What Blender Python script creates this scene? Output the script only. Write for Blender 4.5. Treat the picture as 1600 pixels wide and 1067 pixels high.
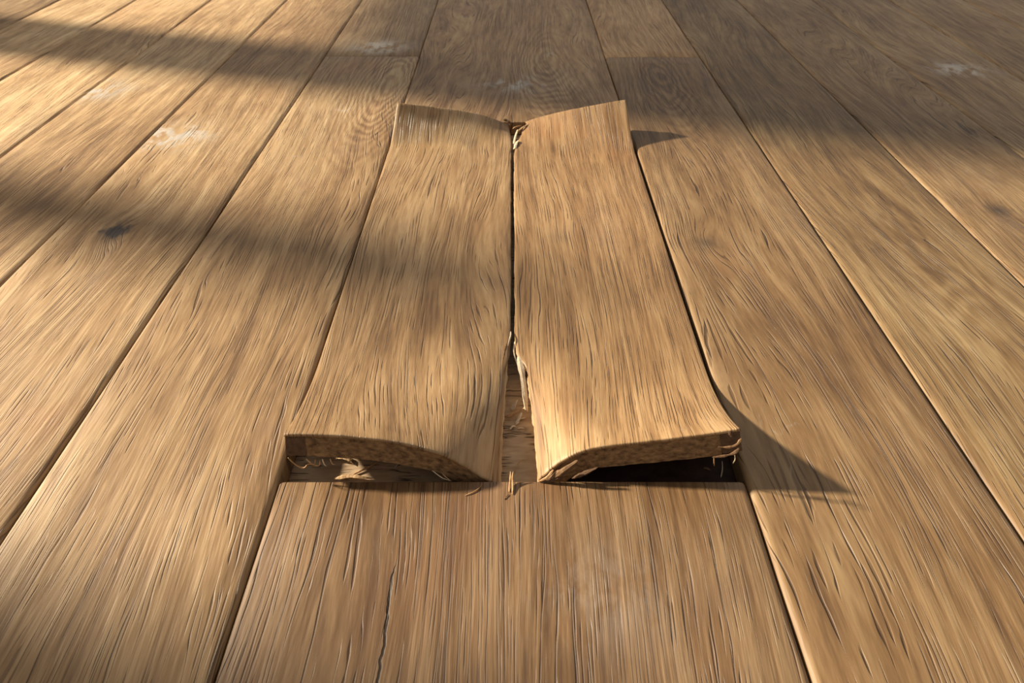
import bpy, bmesh, math, random
from mathutils import Vector, noise as mnoise

for o in list(bpy.data.objects):
    bpy.data.objects.remove(o, do_unlink=True)
scene = bpy.context.scene
C = scene.collection
R = random.Random(11)

# ------------------------------------------------------------------ camera
cam_d = bpy.data.cameras.new('camera')
cam_d.lens = 26.0
cam_d.sensor_width = 36.0
cam_d.clip_start = 0.01
cam_d.dof.use_dof = True
cam_d.dof.focus_distance = 0.72
cam_d.dof.aperture_fstop = 16.0
cam = bpy.data.objects.new('camera', cam_d)
cam.location = (0.0, 0.0, 0.45056)
cam.rotation_euler = (math.radians(90.0 - 37.4), 0, 0)
C.objects.link(cam)
scene.camera = cam

# ------------------------------------------------------------------ world and sun
world = bpy.data.worlds.new('world')
scene.world = world
world.use_nodes = True
bg = world.node_tree.nodes['Background']
bg.inputs['Color'].default_value = (1.0, 0.955, 0.90, 1)
bg.inputs['Strength'].default_value = 0.40

SUN_DIR = Vector((2.11, -0.63, -1.0)).normalized()
sun_d = bpy.data.lights.new('sun', 'SUN')
sun_d.energy = 11.6
sun_d.color = (1.0, 0.885, 0.70)
sun_d.angle = math.radians(3.1)
sun = bpy.data.objects.new('sun', sun_d)
sun.rotation_euler = SUN_DIR.to_track_quat('-Z', 'Y').to_euler()
sun.location = (-6, 3, 4)
C.objects.link(sun)

vs = scene.view_settings
vs.view_transform = 'Standard'
vs.look = 'None'
vs.exposure = 0.0
vs.gamma = 1.0
vs.use_curve_mapping = False

# ------------------------------------------------------------------ node helper
class NT:
    def __init__(s, name):
        s.m = bpy.data.materials.new(name)
        s.m.use_nodes = True
        s.t = s.m.node_tree
        s.n = s.t.nodes
        s.b = s.n['Principled BSDF']

    def put(s, sock, v):
        if isinstance(v, bpy.types.NodeSocket):
            s.t.links.new(v, sock)
        elif v is not None:
            sock.default_value = v

    def math(s, op, a, b=None, c=None, clamp=False):
        n = s.n.new('ShaderNodeMath')
        n.operation = op
        n.use_clamp = clamp
        for i, v in enumerate((a, b, c)):
            s.put(n.inputs[i], v)
        return n.outputs[0]

    def add(s, a, b): return s.math('ADD', a, b)
    def sub(s, a, b): return s.math('SUBTRACT', a, b)
    def mul(s, a, b): return s.math('MULTIPLY', a, b)
    def mad(s, a, b, c): return s.math('MULTIPLY_ADD', a, b, c)

    def attr(s, name, kind='GEOMETRY'):
        n = s.n.new('ShaderNodeAttribute')
        n.attribute_type = kind
        n.attribute_name = name
        return n

    def sep(s, v):
        n = s.n.new('ShaderNodeSeparateXYZ')
        s.put(n.inputs[0], v)
        return n.outputs

    def comb(s, x, y, z=0.0):
        n = s.n.new('ShaderNodeCombineXYZ')
        for i, v in enumerate((x, y, z)):
            s.put(n.inputs[i], v)
        return n.outputs[0]

    def noise(s, vec, scale=1.0, detail=2.0, rough=0.5, dist=0.0):
        n = s.n.new('ShaderNodeTexNoise')
        s.put(n.inputs['Vector'], vec)
        n.inputs['Scale'].default_value = scale
        n.inputs['Detail'].default_value = detail
        n.inputs['Roughness'].default_value = rough
        n.inputs['Distortion'].default_value = dist
        return n.outputs['Fac']

    def step(s, v, a, b, lo=0.0, hi=1.0):
        n = s.n.new('ShaderNodeMapRange')
        n.interpolation_type = 'SMOOTHSTEP'
        s.put(n.inputs[0], v)
        for i, q in enumerate((a, b, lo, hi)):
            n.inputs[i + 1].default_value = q
        return n.outputs[0]

    def mix(s, f, a, b, mode='MIX'):
        n = s.n.new('ShaderNodeMix')
        n.data_type = 'RGBA'
        n.blend_type = mode
        s.put(n.inputs['Factor'], f)
        s.put(n.inputs[6], a if isinstance(a, bpy.types.NodeSocket) else (*a, 1))
        s.put(n.inputs[7], b if isinstance(b, bpy.types.NodeSocket) else (*b, 1))
        return n.outputs[2]

    def ramp(s, f, stops):
        n = s.n.new('ShaderNodeValToRGB')
        s.put(n.inputs[0], f)
        el = n.color_ramp.elements
        el[0].position, el[0].color = stops[0][0], (*stops[0][1], 1)
        el[1].position, el[1].color = stops[-1][0], (*stops[-1][1], 1)
        for p, c in stops[1:-1]:
            e = el.new(p)
            e.color = (*c, 1)
        return n.outputs[0]

    def bump(s, h, dist, strength=1.0, normal=None):
        n = s.n.new('ShaderNodeBump')
        n.inputs['Strength'].default_value = strength
        n.inputs['Distance'].default_value = dist
        s.put(n.inputs['Height'], h)
        if normal is not None:
            s.put(n.inputs['Normal'], normal)
        return n.outputs[0]

# ------------------------------------------------------------------ materials
def make_oak():
    t = NT('brushed_oak')
    x, y, z = t.sep(t.attr('rest').outputs['Vector'])
    seed = t.attr('seed', 'OBJECT').outputs['Fac']
    tint = t.attr('tint', 'OBJECT').outputs['Vector']
    fig = t.attr('figure', 'OBJECT').outputs['Fac']
    sx = t.mad(seed, 3.17, x)
    sy = t.mad(seed, 5.31, y)
    sz = t.mad(seed, 1.73, z)

    def nz(kx, ky, detail=2.0, rough=0.5, dist=0.0, kz=1.0):
        return t.noise(t.comb(t.mul(sx, kx), t.mul(sy, ky), t.mul(sz, kz)), 1.0, detail, rough, dist)

    # knots bend the growth rings around them
    ksum = kcore = None
    kw = t.add(-0.55, t.mul(nz(150, 70, 3), 3.2))
    for nm in ('knot_a', 'knot_b'):
        kx, ky, ka = t.sep(t.attr(nm, 'OBJECT').outputs['Vector'])
        dx = t.sub(x, kx)
        dy = t.mul(t.sub(y, ky), 0.50)
        r2 = t.add(t.mul(dx, dx), t.mul(dy, dy))
        g = t.mul(t.math('EXPONENT', t.mul(r2, -1.0 / 0.026 ** 2)), ka)
        ex = t.mul(dx, 0.55)
        r3 = t.add(t.mul(ex, ex), t.mul(dy, dy))
        c = t.mul(t.math('EXPONENT', t.mul(t.mul(r3, kw), -1.0 / 0.0080 ** 2)), t.math('ABSOLUTE', ka))
        ksum = g if ksum is None else t.add(ksum, g)
        kcore = c if kcore is None else t.add(kcore, c)
    low = nz(5.5, 1.0, 2.0, 0.45)
    f = t.add(t.mul(low, t.mul(fig, 0.55)), t.mul(ksum, 0.10))
    # growth rings, only strong on figured boards
    wx, wy, wa = t.sep(t.attr('swirl', 'OBJECT').outputs['Vector'])
    dx = t.mul(t.sub(x, wx), 1.0 / 0.060)
    dy = t.mul(t.sub(y, wy), 1.0 / 0.26)
    sw = t.math('EXPONENT', t.mul(t.add(t.mul(dx, dx), t.mul(dy, dy)), -1.0))
    wav = nz(34, 16, 2.0, 0.5)
    ph = t.add(t.mul(t.mad(x, 0.5, f), 26.0), t.add(t.mul(t.mul(sw, wa), 9.0), t.mul(wav, 2.0)))
    ring = t.mad(t.math('SINE', t.mul(ph, 2 * math.pi)), 0.5, 0.5)
    ringy = t.math('MAXIMUM', t.step(fig, 0.9, 1.8, 0.15, 0.7), t.math('MINIMUM', t.mul(t.mul(sw, wa), 2.2), 1.5))
    # grain runs along the board and flows round knots and figure
    across = t.add(sx, t.mul(f, 0.30))
    wob = nz(38, 5.0, 2.5, 0.55)
    fib = t.noise(t.comb(t.mul(across, 330.0), t.mul(sy, 16.0), sz), 1.0, 3.0, 0.65)
    mid = t.noise(t.comb(t.mul(across, 85.0), t.mul(sy, 4.5), t.add(sz, 5.0)), 1.0, 3.0, 0.6)
    where = nz(12, 3.2, 3.0, 0.55)
    # long brushed grooves: warped parallel lines, broken up along their length
    p1 = t.add(t.mul(across, 120.0), t.mul(wob, 1.9))
    brk1 = nz(30, 7.5, 2.0, 0.5, 0.0, 1.0)
    w1 = t.mul(t.step(brk1, 0.42, 0.66), t.step(where, 0.34, 0.60, 0.45, 1.0))
    l1 = t.math('MULTIPLY', t.sub(t.mul(w1, 0.085), t.math('PINGPONG', p1, 0.5)), 22.0, clamp=True)
    p2 = t.add(t.mul(across, 330.0), t.mul(wob, 3.2))
    brk2 = t.noise(t.comb(t.mul(across, 150.0), t.mul(sy, 15.0), t.add(sz, 2.7)), 1.0, 2.0, 0.55)
    w2 = t.step(brk2, 0.46, 0.64)
    l2 = t.math('MULTIPLY', t.sub(t.mul(w2, 0.24), t.math('PINGPONG', p2, 0.5)), 7.0, clamp=True)
    blot = nz(4.0, 2.0, 4.0, 0.6)
    blot2 = nz(13, 7.0, 5.0, 0.62, 0.5, 2.0)

    v = t.add(t.add(t.mul(fib, 0.24), t.mul(mid, 0.30)), t.add(t.mul(blot, 0.34), t.mul(blot2, 0.12)))
    v = t.mad(t.sub(v, 0.5), 1.55, 0.5)
    v = t.add(v, t.mul(t.sub(ring, 0.5), t.mul(ringy, 0.12)))
    col = t.ramp(v, [(0.34, (0.175, 0.098, 0.045)), (0.46, (0.305, 0.184, 0.086)),
                     (0.56, (0.410, 0.268, 0.138)), (0.70, (0.530, 0.375, 0.210))])
    col = t.mix(t.step(blot2, 0.54, 0.76, 0.0, 0.50), col, (0.215, 0.125, 0.075))
    col = t.mix(t.step(nz(7, 4.5, 3.0, 0.6, 0.3), 0.55, 0.75, 0.0, 0.35), col, (0.33, 0.165, 0.075))
    col = t.mix(t.mul(l2, 0.55), col, (0.115, 0.060, 0.028))
    col = t.mix(t.mul(l1, 0.75), col, (0.085, 0.046, 0.023))
    col = t.mix(t.math('MINIMUM', t.mul(kcore, 2.0), 0.95), col, (0.035, 0.028, 0.028))
    # one long drying crack where a board has it
    cx, cy, ca = t.sep(t.attr('crack', 'OBJECT').outputs['Vector'])
    cw = t.mul(t.sub(t.noise(t.comb(3.0, t.mul(y, 28.0), 0.0), 1.0, 3.0, 0.6), 0.5), 0.010)
    cd = t.math('ABSOLUTE', t.sub(t.sub(x, cx), cw))
    cl = t.math('MULTIPLY', t.sub(t.mul(t.step(t.sub(cy, y), 0.0, 0.03), 0.0012), cd), 1600.0, clamp=True)
    cl = t.mul(cl, ca)
    col = t.mix(t.mul(cl, 0.9), col, (0.035, 0.020, 0.012))
    n = t.n.new('ShaderNodeVectorMath')
    n.operation = 'MULTIPLY'
    t.put(n.inputs[0], col)
    t.put(n.inputs[1], tint)
    col = n.outputs[0]
    # dried white scuffs and rub marks
    ux, uy, ua = t.sep(t.attr('scuff', 'OBJECT').outputs['Vector'])
    dx = t.mul(t.sub(x, ux), 0.8)
    dy = t.sub(y, uy)
    r2 = t.add(t.mul(dx, dx), t.mul(dy, dy))
    smear = nz(38, 22, 4.0, 0.65, 0.5)
    sc = t.mul(t.math('EXPONENT', t.mul(r2, -1.0 / 0.040 ** 2)), t.step(smear, 0.40, 0.60))
    sc = t.math('MINIMUM', t.mul(sc, t.mul(ua, 1.5)), 0.8)
    free = t.mul(t.step(smear, 0.63, 0.74), t.step(blot, 0.50, 0.64, 0.0, 0.40))
    sc = t.math('MAXIMUM', sc, free)
    col = t.mix(sc, col, (0.52, 0.47, 0.41))
    t.put(t.b.inputs['Base Color'], col)
    t.put(t.b.inputs['Roughness'], t.add(0.44, t.mul(blot2, 0.18)))
    t.b.inputs['Specular IOR Level'].default_value = 0.45
    h = t.add(t.add(t.mul(fib, 0.50), t.mul(mid, 1.15)), t.add(t.mul(ring, t.mul(ringy, 0.14)), t.mul(wob, 1.6)))
    h = t.sub(h, t.add(t.add(t.mul(l2, 0.55), t.mul(l1, 0.95)), t.add(t.mul(kcore, 0.6), t.mul(cl, 1.8))))
    t.put(t.b.inputs['Normal'], t.bump(h, 0.0010, 1.0))
    return t.m


def simple(name, lo, hi, kx, ky, kz, rough=0.7, bump=0.0006, crack=None, detail=4.0):
    t = NT(name)
    v = t.attr('rest').outputs['Vector']
    x, y, z = t.sep(v)
    q = t.comb(t.mul(x, kx), t.mul(y, ky), t.mul(z, kz))
    n = t.noise(q, 1.0, detail, 0.62, 0.2)
    col = t.ramp(n, [(0.30, lo), (0.70, hi)])
    h = n
    if crack:
        cn = t.noise(t.comb(t.mul(x, crack[0]), t.mul(y, crack[1]), t.mul(z, 9)), 1.0, 3.0, 0.55, 0.4)
        line = t.math('SUBTRACT', 1.0, t.math('ABSOLUTE', t.mul(t.sub(cn, 0.5), 22.0)), clamp=True)
        mk = t.step(t.noise(t.comb(t.mul(x, 30), t.mul(y, 40), 2.0), 1.0, 2.0), 0.48, 0.60)
        line = t.mul(line, mk)
        col = t.mix(t.mul(line, 0.85), col, (0.035, 0.02, 0.012))
        h = t.sub(n, t.mul(line, 1.5))
    t.put(t.b.inputs['Base Color'], col)
    t.b.inputs['Roughness'].default_value = rough
    t.b.inputs['Specular IOR Level'].default_value = 0.25
    t.put(t.b.inputs['Normal'], t.bump(h, bump))
    return t.m


M = {
    'oak': make_oak(),
    'core': simple('board_core', (0.075, 0.036, 0.014), (0.33, 0.185, 0.080), 150, 300, 300, 0.8, 0.0010),
    'tongue': simple('tongue_wood', (0.070, 0.036, 0.017), (0.15, 0.080, 0.038), 220, 300, 220, 0.8, 0.0010),
    'split': simple('split_wood', (0.26, 0.145, 0.065), (0.58, 0.39, 0.205), 420, 14, 420, 0.7, 0.0008),
    'under': simple('underlay_board', (0.34, 0.225, 0.130), (0.58, 0.42, 0.26), 26, 120, 40, 0.85, 0.0007, (16, 120)),
    'shade_sheet': simple('dark_shade_sheet', (0.022, 0.010, 0.007), (0.060, 0.030, 0.020), 60, 60, 60, 0.6, 0.0006),
    'pale': simple('pale_fibre', (0.55, 0.41, 0.26), (0.80, 0.66, 0.47), 300, 300, 300, 0.7, 0.0003),
    'amber': simple('amber_fibre', (0.33, 0.17, 0.075), (0.62, 0.37, 0.17), 300, 300, 300, 0.7, 0.0003),
    'brown': simple('brown_fibre', (0.10, 0.052, 0.024), (0.25, 0.14, 0.065), 300, 300, 300, 0.75, 0.0003),
    'plaster': simple('painted_plaster', (0.70, 0.68, 0.63), (0.80, 0.78, 0.74), 9, 9, 9, 0.8, 0.0008),
    'paint': simple('white_paint', (0.74, 0.73, 0.70), (0.82, 0.81, 0.78), 20, 20, 20, 0.45, 0.0002),
    'blind': simple('blind_cloth', (0.50, 0.44, 0.36), (0.60, 0.54, 0.45), 300, 300, 300, 0.9, 0.0003),
    'post': simple('weathered_post', (0.16, 0.11, 0.07), (0.30, 0.22, 0.15), 60, 60, 5, 0.85, 0.002),
}

def make_glass():
    m = bpy.data.materials.new('window_glass')
    m.use_nodes = True
    nt = m.node_tree
    nt.nodes.clear()
    out = nt.nodes.new('ShaderNodeOutputMaterial')
    mix = nt.nodes.new('ShaderNodeMixShader')
    tr = nt.nodes.new('ShaderNodeBsdfTransparent')
    gl = nt.nodes.new('ShaderNodeBsdfGlossy')
    gl.inputs['Roughness'].default_value = 0.02
    mix.inputs[0].default_value = 0.05
    nt.links.new(tr.outputs[0], mix.inputs[1])
    nt.links.new(gl.outputs[0], mix.inputs[2])
    nt.links.new(mix.outputs[0], out.inputs[0])
    return m
M['glass'] = make_glass()

def make_sheer(m, open_weave):
    """an open weave: part of the light passes straight between the threads"""
    nt = m.node_tree
    out = [n for n in nt.nodes if n.type == 'OUTPUT_MATERIAL'][0]
    mix = nt.nodes.new('ShaderNodeMixShader')
    tr = nt.nodes.new('ShaderNodeBsdfTransparent')
    mix.inputs[0].default_value = open_weave
    nt.links.new(nt.nodes['Principled BSDF'].outputs[0], mix.inputs[1])
    nt.links.new(tr.outputs[0], mix.inputs[2])
    nt.links.new(mix.outputs[0], out.inputs[0])
M['sheer'] = simple('sheer_blind_cloth', (0.50, 0.44, 0.36), (0.60, 0.54, 0.45), 300, 300, 300, 0.9, 0.0003)
make_sheer(M['sheer'], 0.26)  # openness set for how much sun the added blind lets through

# ------------------------------------------------------------------ mesh helpers
def mesh_obj(name, verts, faces, mat, parent=None, rest=None, smooth=False, loc=(0, 0, 0), mats=None, fmat=None):
    me = bpy.data.meshes.new(name)
    me.from_pydata([tuple(v) for v in verts], [], faces)
    me.update()
    a = me.attributes.new('rest', 'FLOAT_VECTOR', 'POINT')
    src = rest if rest is not None else verts
    flat = []
    for v in src:
        flat += [v[0], v[1], v[2]]
    a.data.foreach_set('vector', flat)
    for m in (mats or [mat]):
        me.materials.append(M[m])
    if fmat:
        me.polygons.foreach_set('material_index', fmat)
    if smooth:
        me.polygons.foreach_set('use_smooth', [True] * len(me.polygons))
    bm = bmesh.new()
    bm.from_mesh(me)
    bmesh.ops.recalc_face_normals(bm, faces=bm.faces)
    bm.to_mesh(me)
    bm.free()
    o = bpy.data.objects.new(name, me)
    C.objects.link(o)
    o.location = loc
    if parent:
        o.parent = parent
    return o

def empty(name, loc=(0, 0, 0)):
    o = bpy.data.objects.new(name, None)
    o.empty_display_size = 0.05
    o.location = loc
    C.objects.link(o)
    return o

def tag(o, label=None, cat=None, group=None, kind=None):
    if label: o['label'] = label
    if cat: o['category'] = cat
    if group: o['group'] = group
    if kind: o['kind'] = kind
    return o

def box_geo(x0, x1, y0, y1, z0, z1, base=0):
    v = [(x0, y0, z0), (x1, y0, z0), (x1, y1, z0), (x0, y1, z0), (x0, y0, z1), (x1, y0, z1), (x1, y1, z1), (x0, y1, z1)]
    f = [(0, 3, 2, 1), (4, 5, 6, 7), (0, 1, 5, 4), (1, 2, 6, 5), (2, 3, 7, 6), (3, 0, 4, 7)]
    return v, [tuple(i + base for i in q) for q in f]

def boxes(name, bl, mat, parent=None):
    V, F = [], []
    for b in bl:
        v, f = box_geo(*b, base=len(V))
        V += v
        F += f
    return mesh_obj(name, V, F, mat, parent)

def wood(o, seed, tint=(1, 1, 1), figure=1.0, ka=(9, 9, 0), kb=(9, 9, 0), scuff=(9, 9, 0), swirl=(9, 9, 0), crack=(9, -9, 0)):
    o['seed'] = float(seed)
    o['tint'] = [float(q) for q in tint]
    o['figure'] = float(figure)
    o['knot_a'] = [float(q) for q in ka]
    o['knot_b'] = [float(q) for q in kb]
    o['scuff'] = [float(q) for q in scuff]
    o['swirl'] = [float(q) for q in swirl]
    o['crack'] = [float(q) for q in crack]

# ------------------------------------------------------------------ the floor
T = 0.0205                 # board thickness
ZU = -0.0225               # top of the underlay
W = 0.19                   # board width
HX = 0.1882                # half width of the double-width middle course
YF, YB = 0.4045, 1.180     # front and back of the opening in the middle course
XL, XR, Y0, Y1 = -2.40, 2.47, -0.9, 4.3

floor = boxes('floor', [(XL - 0.1, XR + 0.1, Y0 - 0.1, Y1 + 0.1, -0.09, ZU - 0.003)], 'brown')
tag(floor, 'wide brown oak plank floor with brushed grain and sunlight stripes', 'floor', kind='structure')
boxes('underlay', [(-0.60, 0.60, 0.2, 1.40, ZU - 0.003, ZU)], 'under', floor)['label'] = 'pale cracked underlay board seen in the gap'

def ragged_sheet():  # dark sheet added to paint the shade in the hole's right side
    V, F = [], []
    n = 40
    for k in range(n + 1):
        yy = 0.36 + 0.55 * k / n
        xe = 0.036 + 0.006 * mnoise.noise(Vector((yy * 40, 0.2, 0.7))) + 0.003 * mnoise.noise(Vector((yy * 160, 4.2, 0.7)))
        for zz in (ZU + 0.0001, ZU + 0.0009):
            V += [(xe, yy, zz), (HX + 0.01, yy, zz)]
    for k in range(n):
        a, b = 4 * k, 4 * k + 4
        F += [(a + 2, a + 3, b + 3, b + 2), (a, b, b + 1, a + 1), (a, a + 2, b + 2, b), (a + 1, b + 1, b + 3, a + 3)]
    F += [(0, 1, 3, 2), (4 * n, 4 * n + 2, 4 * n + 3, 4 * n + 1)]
    o = mesh_obj('shade_sheet', V, F, 'shade_sheet', floor)
    o['label'] = 'dark brown sheet deepening the shade under the right board'
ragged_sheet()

def plank(x0, x1, y0, y1, seed, zoff=0.0, **kw):
    g = 0.0004
    x0 += g
    x1 -= g
    y0 += 0.0004
    y1 -= 0.0004
    w = x1 - x0
    b = 0.0038
    prof = [(0, -T), (0, -0.0040), (b * 0.30, -0.0020), (b * 0.72, -0.0007), (b * 1.35, -0.0001), (w * 0.15, 0.0001)]
    prof = prof + [(w * 0.5, 0.0002)] + [(w - px, pz) for px, pz in reversed(prof)]
    n = len(prof)
    ny = max(2, int((y1 - y0) / 0.045))
    ys = [y0, y0 + 0.0012] + [y0 + (y1 - y0) * k / ny for k in range(1, ny)] + [y1 - 0.0012, y1]
    V = []
    for k, yy in enumerate(ys):
        wl = 0.0007 * mnoise.noise(Vector((x0 * 7.1, yy * 9.0, 1.3))) + 0.0004 * mnoise.noise(Vector((x0 * 5, yy * 40, 3.3)))
        wr = 0.0007 * mnoise.noise(Vector((x1 * 7.7, yy * 9.0, 8.3))) + 0.0004 * mnoise.noise(Vector((x1 * 5, yy * 40, 5.3)))
        drop = -0.0009 if k in (0, len(ys) - 1) else 0.0
        for i, (px, pz) in enumerate(prof):
            u = px / w
            zz = pz + zoff + (drop if pz > -0.01 else 0)
            if 0 < i < n - 1 and 0.1 < u < 0.9:
                zz += 0.0005 * mnoise.noise(Vector((px * 30 + seed, yy * 4.0, seed)))
            V.append((x0 + px + wl * (1 - u) + wr * u, yy, zz))
    F = []
    for k in range(len(ys) - 1):
        for i in range(n):
            j = (i + 1) % n
            F.append((k * n + i, k * n + j, (k + 1) * n + j, (k + 1) * n + i))
    F.append(tuple(range(n)))
    F.append(tuple((len(ys) - 1) * n + i for i in range(n)))
    o = mesh_obj('plank', V, F, 'oak', floor)
    me = o.data
    for p in me.polygons:
        p.use_smooth = abs(p.normal.z) > 0.2
    wood(o, seed, **kw)
    return o

def col_edges(k):
    """left and right X of course k (k = 1 is the first course right of the middle one)"""
    s = 1 if k > 0 else -1
    a = HX if abs(k) == 1 else abs(k) * W
    b = (abs(k) + 1) * W
    return (a, b) if s > 0 else (-b, -a)

# per board: (course, y0, y1) : seed and look, tints also painting the left glare and right falloff
SPEC = {
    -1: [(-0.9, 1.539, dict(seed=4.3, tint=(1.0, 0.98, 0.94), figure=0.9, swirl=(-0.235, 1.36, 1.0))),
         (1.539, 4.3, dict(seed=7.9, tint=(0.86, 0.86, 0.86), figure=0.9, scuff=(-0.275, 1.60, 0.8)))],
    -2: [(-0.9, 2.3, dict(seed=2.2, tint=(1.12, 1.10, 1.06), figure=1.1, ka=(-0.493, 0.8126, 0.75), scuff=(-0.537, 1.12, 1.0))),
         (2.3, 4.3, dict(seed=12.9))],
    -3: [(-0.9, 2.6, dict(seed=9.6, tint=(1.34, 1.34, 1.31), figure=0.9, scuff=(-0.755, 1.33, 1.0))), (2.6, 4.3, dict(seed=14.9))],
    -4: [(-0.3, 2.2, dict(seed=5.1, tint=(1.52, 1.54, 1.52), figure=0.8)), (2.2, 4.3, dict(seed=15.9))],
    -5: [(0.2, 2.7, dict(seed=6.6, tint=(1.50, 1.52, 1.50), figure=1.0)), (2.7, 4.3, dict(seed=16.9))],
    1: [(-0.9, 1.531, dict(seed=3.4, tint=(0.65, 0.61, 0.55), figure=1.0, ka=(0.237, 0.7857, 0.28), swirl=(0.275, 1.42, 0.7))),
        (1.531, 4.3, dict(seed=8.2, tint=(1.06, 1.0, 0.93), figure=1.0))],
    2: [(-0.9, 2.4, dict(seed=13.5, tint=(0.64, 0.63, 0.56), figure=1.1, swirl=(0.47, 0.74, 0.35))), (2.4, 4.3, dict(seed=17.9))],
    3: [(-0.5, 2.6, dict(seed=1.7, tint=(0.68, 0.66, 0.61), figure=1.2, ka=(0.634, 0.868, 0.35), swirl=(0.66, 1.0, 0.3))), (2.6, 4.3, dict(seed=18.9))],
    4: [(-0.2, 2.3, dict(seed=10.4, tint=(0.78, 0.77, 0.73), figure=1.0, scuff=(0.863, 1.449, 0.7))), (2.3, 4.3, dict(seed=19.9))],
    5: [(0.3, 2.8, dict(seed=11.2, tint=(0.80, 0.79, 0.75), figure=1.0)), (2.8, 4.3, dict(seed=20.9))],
}
for k in list(range(-11, 0)) + list(range(1, 12)):
    a, b = col_edges(k)
    a = max(a, XL + 0.012)
    rows = SPEC.get(k)
    if rows is None:
        ym = R.uniform(2.2, 3.0)
        rows = [(Y0, ym, dict(seed=21 + R.random() * 20)), (ym, Y1, dict(seed=21 + R.random() * 20))]
    elif rows[0][0] > Y0:
        rows = [(Y0, rows[0][0], dict(seed=21 + R.random() * 20))] + rows
    for (ya, yb, kw) in rows:
        kw = dict(kw)
        if 'tint' not in kw:
            q = R.uniform(0.88, 1.04)
            kw['tint'] = (q, q, q * 0.98)
        sd = kw.pop('seed')
        plank(a, b, ya, yb, sd, zoff=0.0005 * min(abs(k), 6) + R.uniform(-0.0002, 0.0002), **kw)
# middle course, one double-width board before and one behind the opening
front = plank(-HX, HX, Y0, YF, 6.13, tint=(0.62, 0.57, 0.53), figure=0.8, scuff=(0.060, 0.300, 0.12), crack=(-0.084, 0.338, 1.0))
rear = plank(-HX, HX, YB, Y1, 9.07, tint=(0.86, 0.82, 0.79), figure=1.3, swirl=(0.06, 1.45, 0.7), scuff=(0.0, 1.37, 0.6))

# ------------------------------------------------------------------ the two buckled boards
def poly_at(pts):
    """arc-length parametrised polyline with Catmull-Rom smoothing"""
    P = [Vector((p[0], p[1], 0)) for p in pts]
    dense = []
    for i in range(len(P) - 1):
        p0 = P[max(i - 1, 0)]; p1 = P[i]; p2 = P[i + 1]; p3 = P[min(i + 2, len(P) - 1)]
        for k in range(8):
            s = k / 8
            dense.append(0.5 * ((2 * p1) + (-p0 + p2) * s + (2 * p0 - 5 * p1 + 4 * p2 - p3) * s * s + (-p0 + 3 * p1 - 3 * p2 + p3) * s ** 3))
    dense.append(P[-1])
    L = [0.0]
    for i in range(1, len(dense)):
        L.append(L[-1] + (dense[i] - dense[i - 1]).length)
    def f(a):
        if a >= L[-1]:
            d = (dense[-1] - dense[-2]).normalized()
            return dense[-1] + d * (a - L[-1])
        for i in range(1, len(L)):
            if a <= L[i]:
                t = (a - L[i - 1]) / max(L[i] - L[i - 1], 1e-9)
                return dense[i - 1].lerp(dense[i], t)
    return f

FRONT = {
    -1: [(0.1790, 0.0415), (0.150, 0.0408), (0.125, 0.0388), (0.0953, 0.0350), (0.075, 0.0300), (0.0564, 0.0232), (0.0435, 0.0160), (0.0306, 0.0068), (0.0205, -0.0015), (0.0145, -0.0060)],
    1: [(0.1785, 0.0462), (0.150, 0.0415), (0.1212, 0.0370), (0.0826, 0.0316), (0.0642, 0.0282), (0.0498, 0.0228), (0.0369, 0.0136), (0.0280, 0.0045), (0.0215, -0.0040)],
}
BACK = {
    -1: [(0.1785, 0.0465), (0.150, 0.0435), (0.100, 0.0350), (0.060, 0.0250), (0.035, 0.0155), (0.015, 0.0040), (0.004, -0.0030)],
    1: [(0.1775, 0.0500), (0.150, 0.0440), (0.100, 0.0320), (0.060, 0.0200), (0.035, 0.0110), (0.018, 0.0030), (0.008, -0.0020)],
}

class Board:
    def __init__(s, side):
        s.side = side
        s.ff = poly_at(FRONT[side])
        s.fb = poly_at(BACK[side])
        s.out = 0.1868 if side < 0 else 0.1852
        s.A = s.out - (0.0012 if side < 0 else 0.0026)     # flat width
        s.y0, s.y1 = YF + 0.004, YB - 0.006
        s.tf = 0.150 if side < 0 else 0.142
        s.tb = 0.088 if side < 0 else 0.118

    def p(s, a, y):
        """top surface: a = distance from the outer edge, y = rest position along the board"""
        tf = min(max((s.y0 + s.tf - y) / s.tf, 0), 1.0)
        tb = min(max((y - (s.y1 - s.tb)) / s.tb, 0), 1.0)
        e = min(max((a / s.A - 0.50) / 0.45, 0), 1)
        e = e * e * (3 - 2 * e)
        ti = min(max((s.y0 + s.tf + 0.062 - y) / (s.tf + 0.062), 0), 1.0)
        wf = tf ** 1.8 * (1 - e) + ti * ti * (3 - 2 * ti) * e
        wb = tb ** (1.25 if s.side < 0 else 1.4)
        flat = Vector((s.out - a, 0.0008, 0))
        q = flat * (1 - wf - wb) + s.ff(a) * wf + s.fb(a) * wb
        q.y += 0.0007 * mnoise.noise(Vector((a * 12, y * 5, s.side * 4.0)))
        yy = y
        zf = s.ff(a).y * wf
        zb = s.fb(a).y * wb
        yy += max(zf, 0) * 0.20                     # a raised end is drawn back
        yy -= max(zb, 0) * (0.72 if s.side < 0 else 0.55)
        return Vector((s.side * q.x, yy, q.y))

    def frame(s, a, y):
        e = 0.002
        du = s.p(a + e, y) - s.p(a - e, y)
        dv = s.p(a, y + e) - s.p(a, y - e)
        n = du.cross(dv)
        if n.z < 0:
            n = -n
        return n.normalized()

    def at(s, a, y, d):
        return s.p(a, y) - s.frame(a, y) * d

    def rest(s, a, y, d):
        return (s.side * (s.out - a), y, -d)

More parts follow.
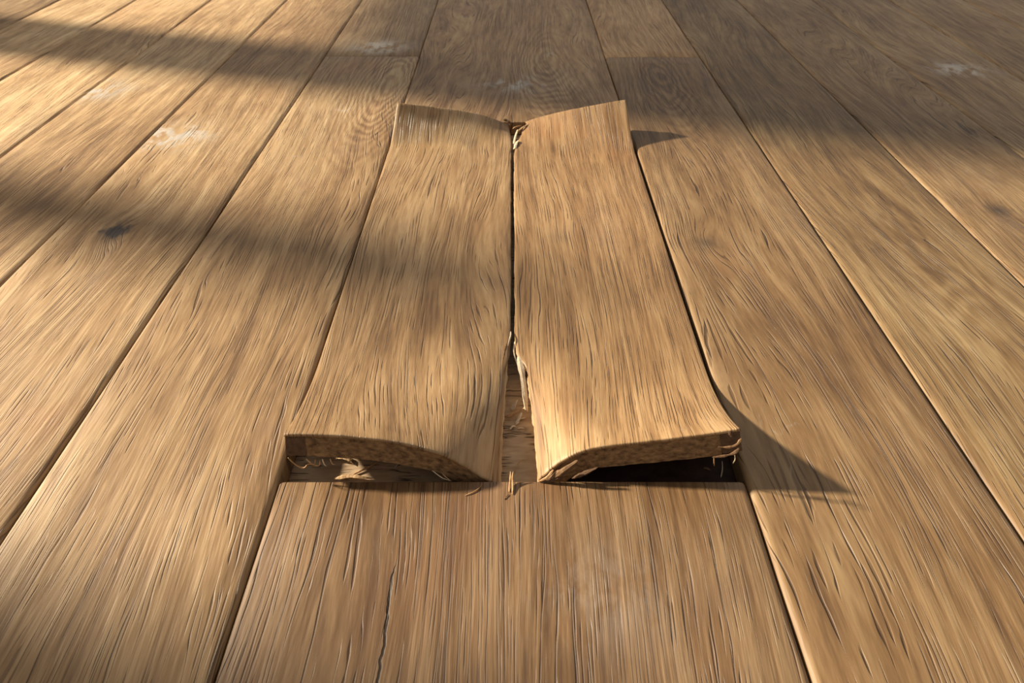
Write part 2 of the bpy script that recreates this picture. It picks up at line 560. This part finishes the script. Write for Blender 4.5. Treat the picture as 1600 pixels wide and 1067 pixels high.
def slab(bd, name, parent, mat, d0, d1, amin, amax, ymin, ymax, na, ny, bevel=0.0, yfun=None):
    """a bent layer from depth d0 to d1; amin/amax/ymin/ymax are functions giving ragged limits"""
    V, Rr = [], []
    def row(d, inset):
        for j in range(ny + 1):
            v = j / ny
            v = yfun(v) if yfun else v
            for i in range(na + 1):
                u = i / na
                yl, yh = ymin(u) + inset, ymax(u) - inset
                y = yl + (yh - yl) * v
                al, ah = amin(y) + inset, amax(y) - inset
                a = al + (ah - al) * u
                V.append(bd.at(a, y, d))
                Rr.append(bd.rest(a, y, d))
    layers = [(d0, bevel), (d0 + bevel * 0.35, bevel * 0.3), (d0 + bevel, 0.0), (d1, 0.0)] if bevel else [(d0, 0.0), (d1, 0.0)]
    for d, ins in layers:
        row(d, ins)
    m = (na + 1) * (ny + 1)
    F = []
    idx = lambda l, i, j: l * m + j * (na + 1) + i
    last = len(layers) - 1
    for j in range(ny):
        for i in range(na):
            F.append((idx(0, i, j), idx(0, i + 1, j), idx(0, i + 1, j + 1), idx(0, i, j + 1)))
            F.append((idx(last, i, j), idx(last, i, j + 1), idx(last, i + 1, j + 1), idx(last, i + 1, j)))
    ring = [(i, 0) for i in range(na)] + [(na, j) for j in range(ny)] + [(i, ny) for i in range(na, 0, -1)] + [(0, j) for j in range(ny, 0, -1)]
    used = set()
    for l in range(last):
        for q in range(len(ring)):
            a, b = ring[q], ring[(q + 1) % len(ring)]
            F.append((idx(l, *a), idx(l, *b), idx(l + 1, *b), idx(l + 1, *a)))
    # drop unused inner vertices of middle layers
    keep = sorted({i for f in F for i in f})
    mp = {o: n for n, o in enumerate(keep)}
    V = [V[i] for i in keep]
    Rr = [Rr[i] for i in keep]
    F = [tuple(mp[i] for i in f) for f in F]
    o = mesh_obj(name, V, F, mat, parent, rest=Rr)
    return o

def nz1(x, s, k=0.0):
    return mnoise.noise(Vector((x * s, k, 0.37)))

def build_board(side, label, seed, tint, figure, ka, kb):
    bd = Board(side)
    root = empty('floorboard', (side * 0.095, 0.79, ZU))
    tag(root, label, 'floorboard', 'the two buckled boards of the middle course')
    # ragged inner edge (torn at both ends), clean machined outer edge
    def inner(y, extra=0.0, amp=1.0):
        w = 0.0007 * nz1(y, 60, side) + 0.0005 * nz1(y, 190, side + 3)
        tf = min(max((YF + 0.165 - y) / 0.02, 0), 1)
        cut = (0.0045 if side < 0 else 0.0100) * tf * amp + 0.0016 * tf * nz1(y, 120, 5 + side)
        if side > 0:
            tb = min(max((y - 1.045) / 0.12, 0), 1)
            cut += 0.020 * tb ** 1.6 + 0.003 * tb * nz1(y, 90, 2)
            cut += 0.0016 * max(0, nz1(y, 22, 9))
        else:
            tb = min(max((y - 1.130) / 0.05, 0), 1)
            cut += 0.004 * tb
        return bd.A - cut + w * 0.8 - extra
    dense = lambda v: 0.5 - 0.5 * math.copysign(abs(1 - 2 * v) ** 0.8, 1 - 2 * v)
    yfront = lambda u: bd.y0 + (0.0006 * nz1(u, 9, side) + 0.0004 * nz1(u, 40, side)) + (0.003 * max(0, u - 0.80) * 5 * (0.4 + nz1(u, 60, 4)) if side > 0 else 0)
    yback = lambda u: bd.y1 + 0.0006 * nz1(u, 9, side + 2) + 0.0004 * nz1(u, 45, side + 1)
    top = slab(bd, 'wear_layer', root, 'oak', 0.0, 0.0028, lambda y: 0.0, lambda y: inner(y), yfront, yback, 44, 120, 0.0014, dense)
    for p in top.data.polygons:
        p.use_smooth = True
    top.data.polygons.foreach_set('use_smooth', [True] * len(top.data.polygons))
    wood(top, seed, tint, figure, ka, kb)
    gA = 0.0165
    ycf = lambda u: bd.y0 + 0.0012 + 0.0009 * nz1(u, 14, side + 7) + 0.0006 * nz1(u, 60, side)
    ycb = lambda u: bd.y1 - 0.0012
    core = slab(bd, 'core', root, 'core', 0.0028, T * 0.985, lambda y: gA, lambda y: inner(y, 0.0016 + 0.0010 * nz1(y, 160, 11), 1.0), ycf, ycb, 34, 90, 0.0, dense)
    core['label'] = 'brown pressed core under the oak layer'
    tong = slab(bd, 'edge_strip', root, 'tongue', 0.0028, T * 0.93, lambda y: 0.0006, lambda y: gA, lambda u: bd.y0 + 0.0016 + 0.0008 * nz1(u, 9, 3 + side), lambda u: bd.y1 - 0.001, 5, 90, 0.0, dense)
    tong['label'] = 'dark edge strip along the outer side'
    return bd, root

bl, rl = build_board(-1, 'left of the two buckled oak boards, outer corners curled up, streaky wavy grain', 3.31, (0.90, 0.87, 0.82), 0.95,
                     (-0.062, 1.09, 0.18), (-0.02, 0.60, 0.05))
br, rr = build_board(1, 'right of the two buckled oak boards, straight grain, curled corners casting shadows', 8.87, (0.93, 0.86, 0.77), 0.7,
                     (0.055, 0.80, 0.12), (9, 9, 0))

# ------------------------------------------------------------------ splinters
def sliver(name, pts, w, t, mat, parent=None, twist=0.0, taper=(0.25, 0.1), n=10, ragged=0.15, seed=0):
    """a tapering bent fibre or flake along pts (absolute metres)"""
    P = [Vector(p) for p in pts]
    def cr(s):
        s *= len(P) - 1
        i = min(int(s), len(P) - 2)
        s -= i
        p0 = P[max(i - 1, 0)]; p1 = P[i]; p2 = P[i + 1]; p3 = P[min(i + 2, len(P) - 1)]
        return 0.5 * ((2 * p1) + (p2 - p0) * s + (2 * p0 - 5 * p1 + 4 * p2 - p3) * s * s + (3 * p1 - p0 - 3 * p2 + p3) * s ** 3)
    V, F = [], []
    for k in range(n + 1):
        s = k / n
        c = cr(s)
        d = (cr(min(s + 0.02, 1)) - cr(max(s - 0.02, 0))).normalized()
        up = Vector((0, 0, 1)) if abs(d.z) < 0.92 else Vector((0, 1, 0))
        e1 = d.cross(up).normalized()
        e2 = e1.cross(d).normalized()
        an = twist * s
        f1 = e1 * math.cos(an) + e2 * math.sin(an)
        f2 = -e1 * math.sin(an) + e2 * math.cos(an)
        pr = min(1, taper[0] + s * 4) * min(1, taper[1] + (1 - s) * 2.2)
        pr *= 1 + ragged * mnoise.noise(Vector((s * 9, seed, 0.5)))
        for a, b in ((-1, -0.5), (-0.3, -1), (0.8, -0.7), (1, 0.4), (0.2, 1), (-0.8, 0.6)):
            V.append(c + f1 * (a * w * 0.5 * pr) + f2 * (b * t * 0.5 * max(pr, 0.4)))
    m = 6
    for k in range(n):
        for i in range(m):
            j = (i + 1) % m
            F.append((k * m + i, k * m + j, (k + 1) * m + j, (k + 1) * m + i))
    F.append(tuple(range(m)))
    F.append(tuple(n * m + i for i in range(m)))
    if parent is not None:
        off = parent.location
        L = [v - off for v in V]
        return mesh_obj(name, L, F, mat, parent, rest=V)
    base = Vector((sum(v.x for v in V) / len(V), sum(v.y for v in V) / len(V), min(v.z for v in V)))
    return mesh_obj(name, [v - base for v in V], F, mat, None, rest=V, loc=base)

def reparent_local(root):
    for ch in root.children:
        ch.matrix_parent_inverse.identity()
        off = root.location
        for v in ch.data.vertices:
            v.co -= off
for root in (rl, rr):
    reparent_local(root)

# torn strips of bare wood along the inner edges, near the front gap
def torn(bd, root, seed, y1, lo, hi):
    inn = lambda y: bd.A - (0.0045 if bd.side < 0 else 0.0100) + 0.0012 * nz1(y, 120, 5 + bd.side)
    o = slab(bd, 'torn_edge', root, 'split', 0.0022, T * 0.96,
             lambda y: inn(y) - 0.0035, lambda y: inn(y) + lo + hi * nz1(y, 140, seed),
             lambda u: bd.y0 + 0.0015 + 0.001 * u, lambda u: y1 - 0.02 * u, 4, 46)
    for v in o.data.vertices:
        v.co -= root.location
    o['label'] = 'pale torn wood along the inner edge'
torn(bl, rl, 2.0, 0.566, 0.0034, 0.0012)
torn(br, rr, 6.0, 0.556, 0.0016, 0.0014)

S = sliver
# splinters still attached to the boards
S('splinter', [(0.0068, 0.566, -0.0010), (0.0100, 0.540, -0.0035), (0.0122, 0.515, -0.0075), (0.0132, 0.499, -0.0105)], 0.0062, 0.0020, 'pale', rr, 0.9, (0.5, 0.6), 12, 0.3, 1)
S('splinter', [(-0.0012, 0.604, 0.0015), (-0.0014, 0.594, 0.0035), (-0.0030, 0.586, 0.0030), (-0.0040, 0.580, 0.0015)], 0.0016, 0.0010, 'pale', rl, 0.6, (0.4, 0.2), 10, 0.2, 2)
S('splinter', [(0.0035, 0.594, -0.0020), (0.0020, 0.576, -0.0030), (0.0050, 0.560, -0.0060)], 0.0018, 0.0012, 'pale', rr, 0.4, (0.4, 0.2), 8, 0.2, 3)
S('splinter', [(-0.0050, 0.572, -0.0020), (-0.0062, 0.545, -0.0075), (-0.0085, 0.515, -0.0120), (-0.0090, 0.490, -0.0160)], 0.0030, 0.0022, 'split', rl, 0.6, (0.5, 0.3), 12, 0.3, 4)
S('splinter', [(-0.0040, 0.590, 0.0010), (-0.0065, 0.575, 0.0022), (-0.0088, 0.556, 0.0022)], 0.0020, 0.0012, 'brown', rl, 0.4, (0.3, 0.2), 8, 0.3, 5)
S('splinter', [(-0.0112, 0.470, -0.0080), (-0.0098, 0.440, -0.0120), (-0.0110, 0.418, -0.0140)], 0.0032, 0.0016, 'split', rl, 0.3, (0.4, 0.2), 8, 0.3, 6)
# ragged fibres under the left board's raised front edge
S('fibre', [(-0.1770, 0.4085, 0.0225), (-0.1725, 0.4085, 0.0150), (-0.1665, 0.4075, 0.0120), (-0.1620, 0.4080, 0.0160), (-0.1575, 0.4085, 0.0150), (-0.1560, 0.4090, 0.0200)], 0.0014, 0.0010, 'amber', rl, 0.5, (0.5, 0.3), 20, 0.3, 7)
S('fibre', [(-0.1630, 0.4085, 0.0215), (-0.1585, 0.4075, 0.0165), (-0.1535, 0.4075, 0.0150), (-0.1520, 0.4080, 0.0205)], 0.0013, 0.0009, 'amber', rl, 0.5, (0.5, 0.3), 14, 0.3, 8)
S('fibre', [(-0.1500, 0.4080, 0.0215), (-0.1490, 0.4072, 0.0165), (-0.1475, 0.4075, 0.0140)], 0.0009, 0.0007, 'pale', rl, 0.5, (0.5, 0.2), 8, 0.3, 9)
S('fibre', [(-0.1440, 0.4085, 0.0215), (-0.1425, 0.4070, 0.0175), (-0.1405, 0.4075, 0.0160)], 0.0010, 0.0007, 'amber', rl, 0.5, (0.5, 0.2), 8, 0.3, 10)
S('fibre', [(-0.0640, 0.4085, 0.0080), (-0.0560, 0.4060, 0.0020), (-0.0500, 0.4060, -0.0010)], 0.0008, 0.0006, 'pale', rl, 0.3, (0.5, 0.2), 8, 0.2, 11)
S('fibre', [(-0.0560, 0.4085, 0.0040), (-0.0530, 0.4055, 0.0035), (-0.0480, 0.4055, -0.0030)], 0.0008, 0.0006, 'amber', rl, 0.3, (0.5, 0.2), 8, 0.2, 12)
# the right board's crushed inner corner and chewed outer corner
S('splinter', [(0.0520, 0.4080, 0.0200), (0.0430, 0.4052, 0.0140), (0.0350, 0.4045, 0.0070), (0.0245, 0.4042, -0.0010)], 0.0040, 0.0026, 'brown', rr, 0.8, (0.3, 0.5), 14, 0.6, 13)
S('splinter', [(0.0460, 0.4070, 0.0140), (0.0370, 0.4035, 0.0060), (0.0300, 0.4030, 0.0015), (0.0225, 0.4030, 0.0010)], 0.0034, 0.0024, 'tongue', rr, 0.6, (0.3, 0.5), 14, 0.5, 14)
S('splinter', [(0.0330, 0.4065, 0.0110), (0.0280, 0.4035, 0.0055), (0.0215, 0.4030, 0.0010)], 0.0020, 0.0016, 'amber', rr, 0.9, (0.3, 0.4), 10, 0.4, 15)
S('splinter', [(0.0680, 0.4070, 0.0130), (0.0560, 0.4050, 0.0075), (0.0480, 0.4045, 0.0030)], 0.0030, 0.0016, 'tongue', rr, 0.5, (0.3, 0.2), 10, 0.4, 16)
S('splinter', [(0.1772, 0.4085, 0.0440), (0.1745, 0.4065, 0.0400), (0.1690, 0.4058, 0.0372), (0.1600, 0.4065, 0.0365)], 0.0022, 0.0018, 'brown', rr, 0.9, (0.5, 0.3), 12, 0.6, 17)
S('splinter', [(0.1770, 0.4075, 0.0345), (0.1735, 0.4052, 0.0315), (0.1660, 0.4048, 0.0285), (0.1570, 0.4055, 0.0262)], 0.0022, 0.0016, 'tongue', rr, 0.7, (0.5, 0.3), 12, 0.6, 18)
S('splinter', [(0.1690, 0.4070, 0.0470), (0.1675, 0.4075, 0.0500), (0.1668, 0.4090, 0.0515)], 0.0030, 0.0014, 'tongue', rr, 0.5, (0.5, 0.5), 8, 0.5, 19)
S('fibre', [(0.1585, 0.4065, 0.0265), (0.1590, 0.4050, 0.0215), (0.1602, 0.4052, 0.0165)], 0.0009, 0.0007, 'amber', rr, 0.3, (0.5, 0.2), 8, 0.3, 20)
S('fibre', [(0.1742, 0.4062, 0.0290), (0.1752, 0.4052, 0.0240), (0.1742, 0.4052, 0.0195)], 0.0008, 0.0006, 'pale', rr, 0.3, (0.5, 0.2), 8, 0.3, 21)
# torn fibres at the back of the seam
S('splinter', [(0.0030, 1.093, -0.0010), (0.0050, 1.112, 0.0020), (0.0090, 1.138, 0.0040)], 0.0036, 0.0024, 'pale', rr, 0.4, (0.5, 0.4), 10, 0.3, 22)
S('splinter', [(0.0042, 1.070, 0.0005), (0.0058, 1.084, 0.0020), (0.0095, 1.098, 0.0022)], 0.0048, 0.0030, 'pale', rr, 0.7, (0.6, 0.5), 9, 0.4, 23)
S('splinter', [(0.0060, 1.130, 0.0010), (0.0170, 1.145, 0.0050), (0.0300, 1.160, 0.0060)], 0.0034, 0.0020, 'split', rr, 0.4, (0.4, 0.3), 10, 0.3, 24)
S('splinter', [(0.0015, 1.150, 0.0010), (0.0060, 1.158, 0.0010), (0.0150, 1.166, 0.0000)], 0.0026, 0.0016, 'amber', rr, 0.4, (0.4, 0.3), 10, 0.3, 25)
S('splinter', [(-0.0140, 1.172, 0.0080), (-0.0070, 1.170, 0.0060), (-0.0025, 1.162, 0.0020)], 0.0060, 0.0030, 'tongue', rl, 0.3, (0.6, 0.4), 10, 0.4, 26)

# loose bits lying in the gap and on the floor
LZ = ZU + 0.0007
def loose(kind, pts, w, t, mat, label, cat, twist=0.2, taper=(0.3, 0.2), n=8, sd=0, group='loose wood bits in the gap'):
    o = S(kind, pts, w, t, mat, None, twist, taper, n, 0.35, sd)
    return tag(o, label, cat, group)
loose('wood_chip', [(-0.0005, 0.5115, LZ + 0.0006), (0.0020, 0.5140, LZ + 0.004), (0.0050, 0.5160, LZ + 0.0085)], 0.0062, 0.0016, 'pale',
      'small pale triangular wood chip standing between the torn inner edges', 'wood chip', 0.9, (0.2, 0.5), 8, 30)
loose('wood_splinter', [(-0.0060, 0.5010, LZ + 0.001), (0.0000, 0.5030, LZ + 0.003), (0.0065, 0.5045, LZ + 0.006), (0.0125, 0.5060, LZ + 0.009)], 0.0052, 0.0018, 'amber',
      'flat tan splinter lying crosswise in the gap between the boards', 'splinter', 0.5, (0.15, 0.4), 12, 31)
loose('wood_splinter', [(0.0036, 0.4915, LZ + 0.0005), (0.0060, 0.4960, LZ + 0.003), (0.0090, 0.5010, LZ + 0.007)], 0.0030, 0.0014, 'pale',
      'short white splinter just in front of the flat crosswise one', 'splinter', 0.3, (0.2, 0.4), 8, 32)
loose('wood_splinter', [(0.0055, 0.4985, LZ + 0.001), (0.0090, 0.4995, LZ + 0.001), (0.0125, 0.5005, LZ + 0.001)], 0.0020, 0.0012, 'pale',
      'tiny white splinter crossing the short one in the gap', 'splinter', 0.3, (0.3, 0.2), 7, 33)
loose('wood_chip', [(-0.0020, 0.4860, LZ), (0.0005, 0.4890, LZ + 0.001), (0.0030, 0.4900, LZ + 0.0005)], 0.0022, 0.0012, 'pale',
      'tiny white crumb in the middle of the gap', 'wood chip', 0.3, (0.4, 0.4), 6, 34)
loose('wood_splinter', [(0.0050, 0.4870, LZ), (0.0080, 0.4875, LZ + 0.0005), (0.0115, 0.4872, LZ)], 0.0011, 0.0009, 'pale',
      'hair-thin pale fibre lying right of the tiny white crumb', 'splinter', 0.2, (0.4, 0.2), 6, 35)
loose('wood_splinter', [(-0.1352, 0.4310, LZ + 0.0005), (-0.1260, 0.4370, LZ + 0.001), (-0.1140, 0.4455, LZ + 0.002)], 0.0017, 0.0014, 'amber',
      'long thin brown stick lying under the left raised board', 'splinter', 0.3, (0.5, 0.3), 10, 36)
loose('wood_splinter', [(-0.1580, 0.4480, LZ + 0.001), (-0.1490, 0.4500, LZ + 0.0025), (-0.1410, 0.4470, LZ + 0.002), (-0.1370, 0.4430, LZ + 0.001)], 0.0068, 0.0016, 'split',
      'peeled tan flake on the underlay beneath the left raised board', 'splinter', 0.4, (0.2, 0.2), 12, 37)
loose('wood_splinter', [(-0.1010, 0.4390, LZ), (-0.0980, 0.4440, LZ + 0.001), (-0.0960, 0.4500, LZ + 0.0005)], 0.0010, 0.0008, 'pale',
      'hair-thin fibre in the shade right of the long brown stick', 'splinter', 0.2, (0.4, 0.2), 7, 38)
loose('wood_splinter', [(-0.1500, 0.4255, LZ + 0.001), (-0.1400, 0.4275, LZ + 0.002), (-0.1300, 0.4265, LZ + 0.0025), (-0.1180, 0.4260, LZ + 0.001)], 0.0046, 0.0020, 'split',
      'long pale flake lying against the front lip under the left board', 'splinter', 0.3, (0.2, 0.2), 12, 39)
loose('wood_splinter', [(0.0405, 0.4330, LZ + 0.001), (0.0480, 0.4320, LZ + 0.003), (0.0560, 0.4340, LZ + 0.002)], 0.0060, 0.0022, 'brown',
      'dark brown flake under the crushed corner of the right board', 'splinter', 0.5, (0.2, 0.2), 9, 40)
loose('wood_splinter', [(0.1770, 0.4280, LZ), (0.1790, 0.4340, LZ + 0.004), (0.1795, 0.4400, LZ + 0.0075)], 0.0010, 0.0008, 'pale',
      'thin pale fibre leaning at the right end of the dark opening', 'splinter', 0.2, (0.4, 0.2), 7, 41)
loose('wood_chip', [(0.1640, 0.4380, LZ + 0.0005), (0.1670, 0.4375, LZ + 0.001), (0.1700, 0.4355, LZ + 0.0005)], 0.0024, 0.0014, 'brown',
      'small dark crumb on the underlay below the right raised corner', 'wood chip', 0.2, (0.4, 0.3), 6, 42)
FZ = 0.0009
G2 = 'splinters on the front board'
loose('wood_splinter', [(-0.0022, 0.3925, FZ), (-0.0018, 0.3990, FZ + 0.001), (-0.0012, 0.4055, FZ + 0.0035), (-0.0012, 0.4090, FZ + 0.0055)], 0.0016, 0.0014, 'amber',
      'upright orange splinter, left of the pair at the front edge of the gap', 'splinter', 0.3, (0.4, 0.3), 9, 43, G2)
loose('wood_splinter', [(0.0002, 0.3900, FZ), (0.0006, 0.3980, FZ + 0.001), (0.0004, 0.4040, FZ + 0.004), (0.0010, 0.4075, FZ + 0.0070)], 0.0017, 0.0014, 'amber',
      'upright orange splinter, right of the pair at the front edge of the gap', 'splinter', 0.3, (0.4, 0.3), 9, 44, G2)
loose('wood_splinter', [(-0.0060, 0.3850, FZ - 0.0003), (-0.0040, 0.3885, FZ), (-0.0020, 0.3900, FZ - 0.0003)], 0.0008, 0.0007, 'brown',
      'tiny dark fibre at the foot of the orange splinters', 'splinter', 0.2, (0.4, 0.2), 6, 45, G2)
loose('wood_fibre', [(-0.0370, 0.3890, FZ - 0.0003), (-0.0310, 0.3920, FZ), (-0.0260, 0.3965, FZ), (-0.0240, 0.4010, FZ)], 0.0008, 0.0007, 'amber',
      'thin curled fibre on the front board below the left inner corner', 'fibre', 0.2, (0.4, 0.2), 12, 46, G2)
loose('wood_fibre', [(0.0015, 0.4330, LZ), (0.0050, 0.4420, LZ + 0.002), (0.0100, 0.4460, LZ + 0.003), (0.0125, 0.4440, LZ + 0.001)], 0.0008, 0.0007, 'amber',
      'thin arching fibre over the underlay behind the orange splinters', 'fibre', 0.2, (0.4, 0.2), 12, 47)

# ------------------------------------------------------------------ window wall that lets the low sun in (left, outside the picture)
WX0, WX1 = XL - 0.16, XL
A0, A1, B0, B1 = 0.935, 1.985, 2.205, 3.55
SILL, HEAD_A, HEAD_B = 0.32, 2.12, 2.12
wall = boxes('wall_left', [
    (WX0, WX1, Y0 - 0.1, A0, -0.09, 2.5), (WX0, WX1, A1, B0, -0.09, 2.5), (WX0, WX1, B1, Y1 + 0.1, -0.09, 2.5),
    (WX0, WX1, A0, A1, -0.09, SILL), (WX0, WX1, B0, B1, -0.09, SILL),
    (WX0, WX1, A0, A1, HEAD_A, 2.5), (WX0, WX1, B0, B1, HEAD_B, 2.5)], 'plaster')
tag(wall, 'pale plastered wall with two tall windows left of the floor', 'wall', kind='structure')
bb = boxes('baseboard_left', [(XL, XL + 0.012, Y0 - 0.1, Y1 + 0.1, 0.001, 0.09)], 'paint')
tag(bb, 'white baseboard along the window wall', 'baseboard', kind='structure')
def window(n, a, b, head, label):
    w = empty('window_%d' % n, (WX0 + 0.06, (a + b) / 2, SILL))
    tag(w, label, 'window', kind='structure')
    fx0, fx1, g = WX0 + 0.03, WX0 + 0.08, 0.03
    fr = boxes('window_frame', [(fx0, fx1, a, a + g, SILL, head), (fx0, fx1, b - g, b, SILL, head), (fx0, fx1, a + g, b - g, SILL, SILL + g), (fx0, fx1, a + g, b - g, head - g, head)], 'paint', w)
    pn = boxes('pane', [(fx0 + 0.022, fx0 + 0.026, a + g, b - g, SILL + g, head - g)], 'glass', w)
    sl = boxes('window_sill', [(WX1 - 0.07, WX1 + 0.05, a - 0.04, b + 0.04, SILL, SILL + 0.022)], 'paint', w)
    for o in (fr, pn, sl):
        for v in o.data.vertices:
            v.co -= w.location
window(1, A0 - 0.03, A1 + 0.03, HEAD_A, 'near tall clear window in the left wall')
window(2, B0 - 0.03, B1 + 0.03, HEAD_B, 'far window in the left wall, added blind drawn halfway')
blind = empty('shade_blind', (WX1 - 0.03, (B0 + B1) / 2, 0.97))  # unseen blind, added to keep full sun off the far floor
tag(blind, 'beige sheer blind added out of view at the far window to block sun', 'blind')
for nm, bx in (('blind_cloth', (WX1 - 0.022, WX1 - 0.019, B0 + 0.003, B1 - 0.003, 0.985, 2.09)), ('bottom_bar', (WX1 - 0.028, WX1 - 0.013, B0 + 0.003, B1 - 0.003, 0.97, 0.99)), ('roller', (WX1 - 0.045, WX1 - 0.002, B0 + 0.003, B1 - 0.003, 2.075, 2.115))):
    o = boxes(nm, [bx], 'sheer' if nm == 'blind_cloth' else 'blind', blind)
    for v in o.data.vertices:
        v.co -= blind.location
# an unseen post added outside the near window to throw the soft second stripe
PX, PW = -3.1, 0.128
pyc = 1.408 + 0.2986 * (-2.4 - PX)
post = empty('shade_post', (PX, pyc, -0.25))
tag(post, 'square timber post added out of view by the near window for its shadow', 'post')
for nm, bx in (('shaft', (PX - PW / 2, PX + PW / 2, pyc - PW / 2, pyc + PW / 2, -0.25, 1.43)), ('post_cap', (PX - PW * 0.62, PX + PW * 0.62, pyc - PW * 0.62, pyc + PW * 0.62, 1.43, 1.46))):
    o = boxes(nm, [bx], 'post', post)
    for v in o.data.vertices:
        v.co -= post.location
yard = boxes('ground', [(-8.0, WX0, -3.0, 8.0, -0.34, -0.25)], 'post')
tag(yard, 'bare brown ground outside the window wall', 'ground', kind='structure')
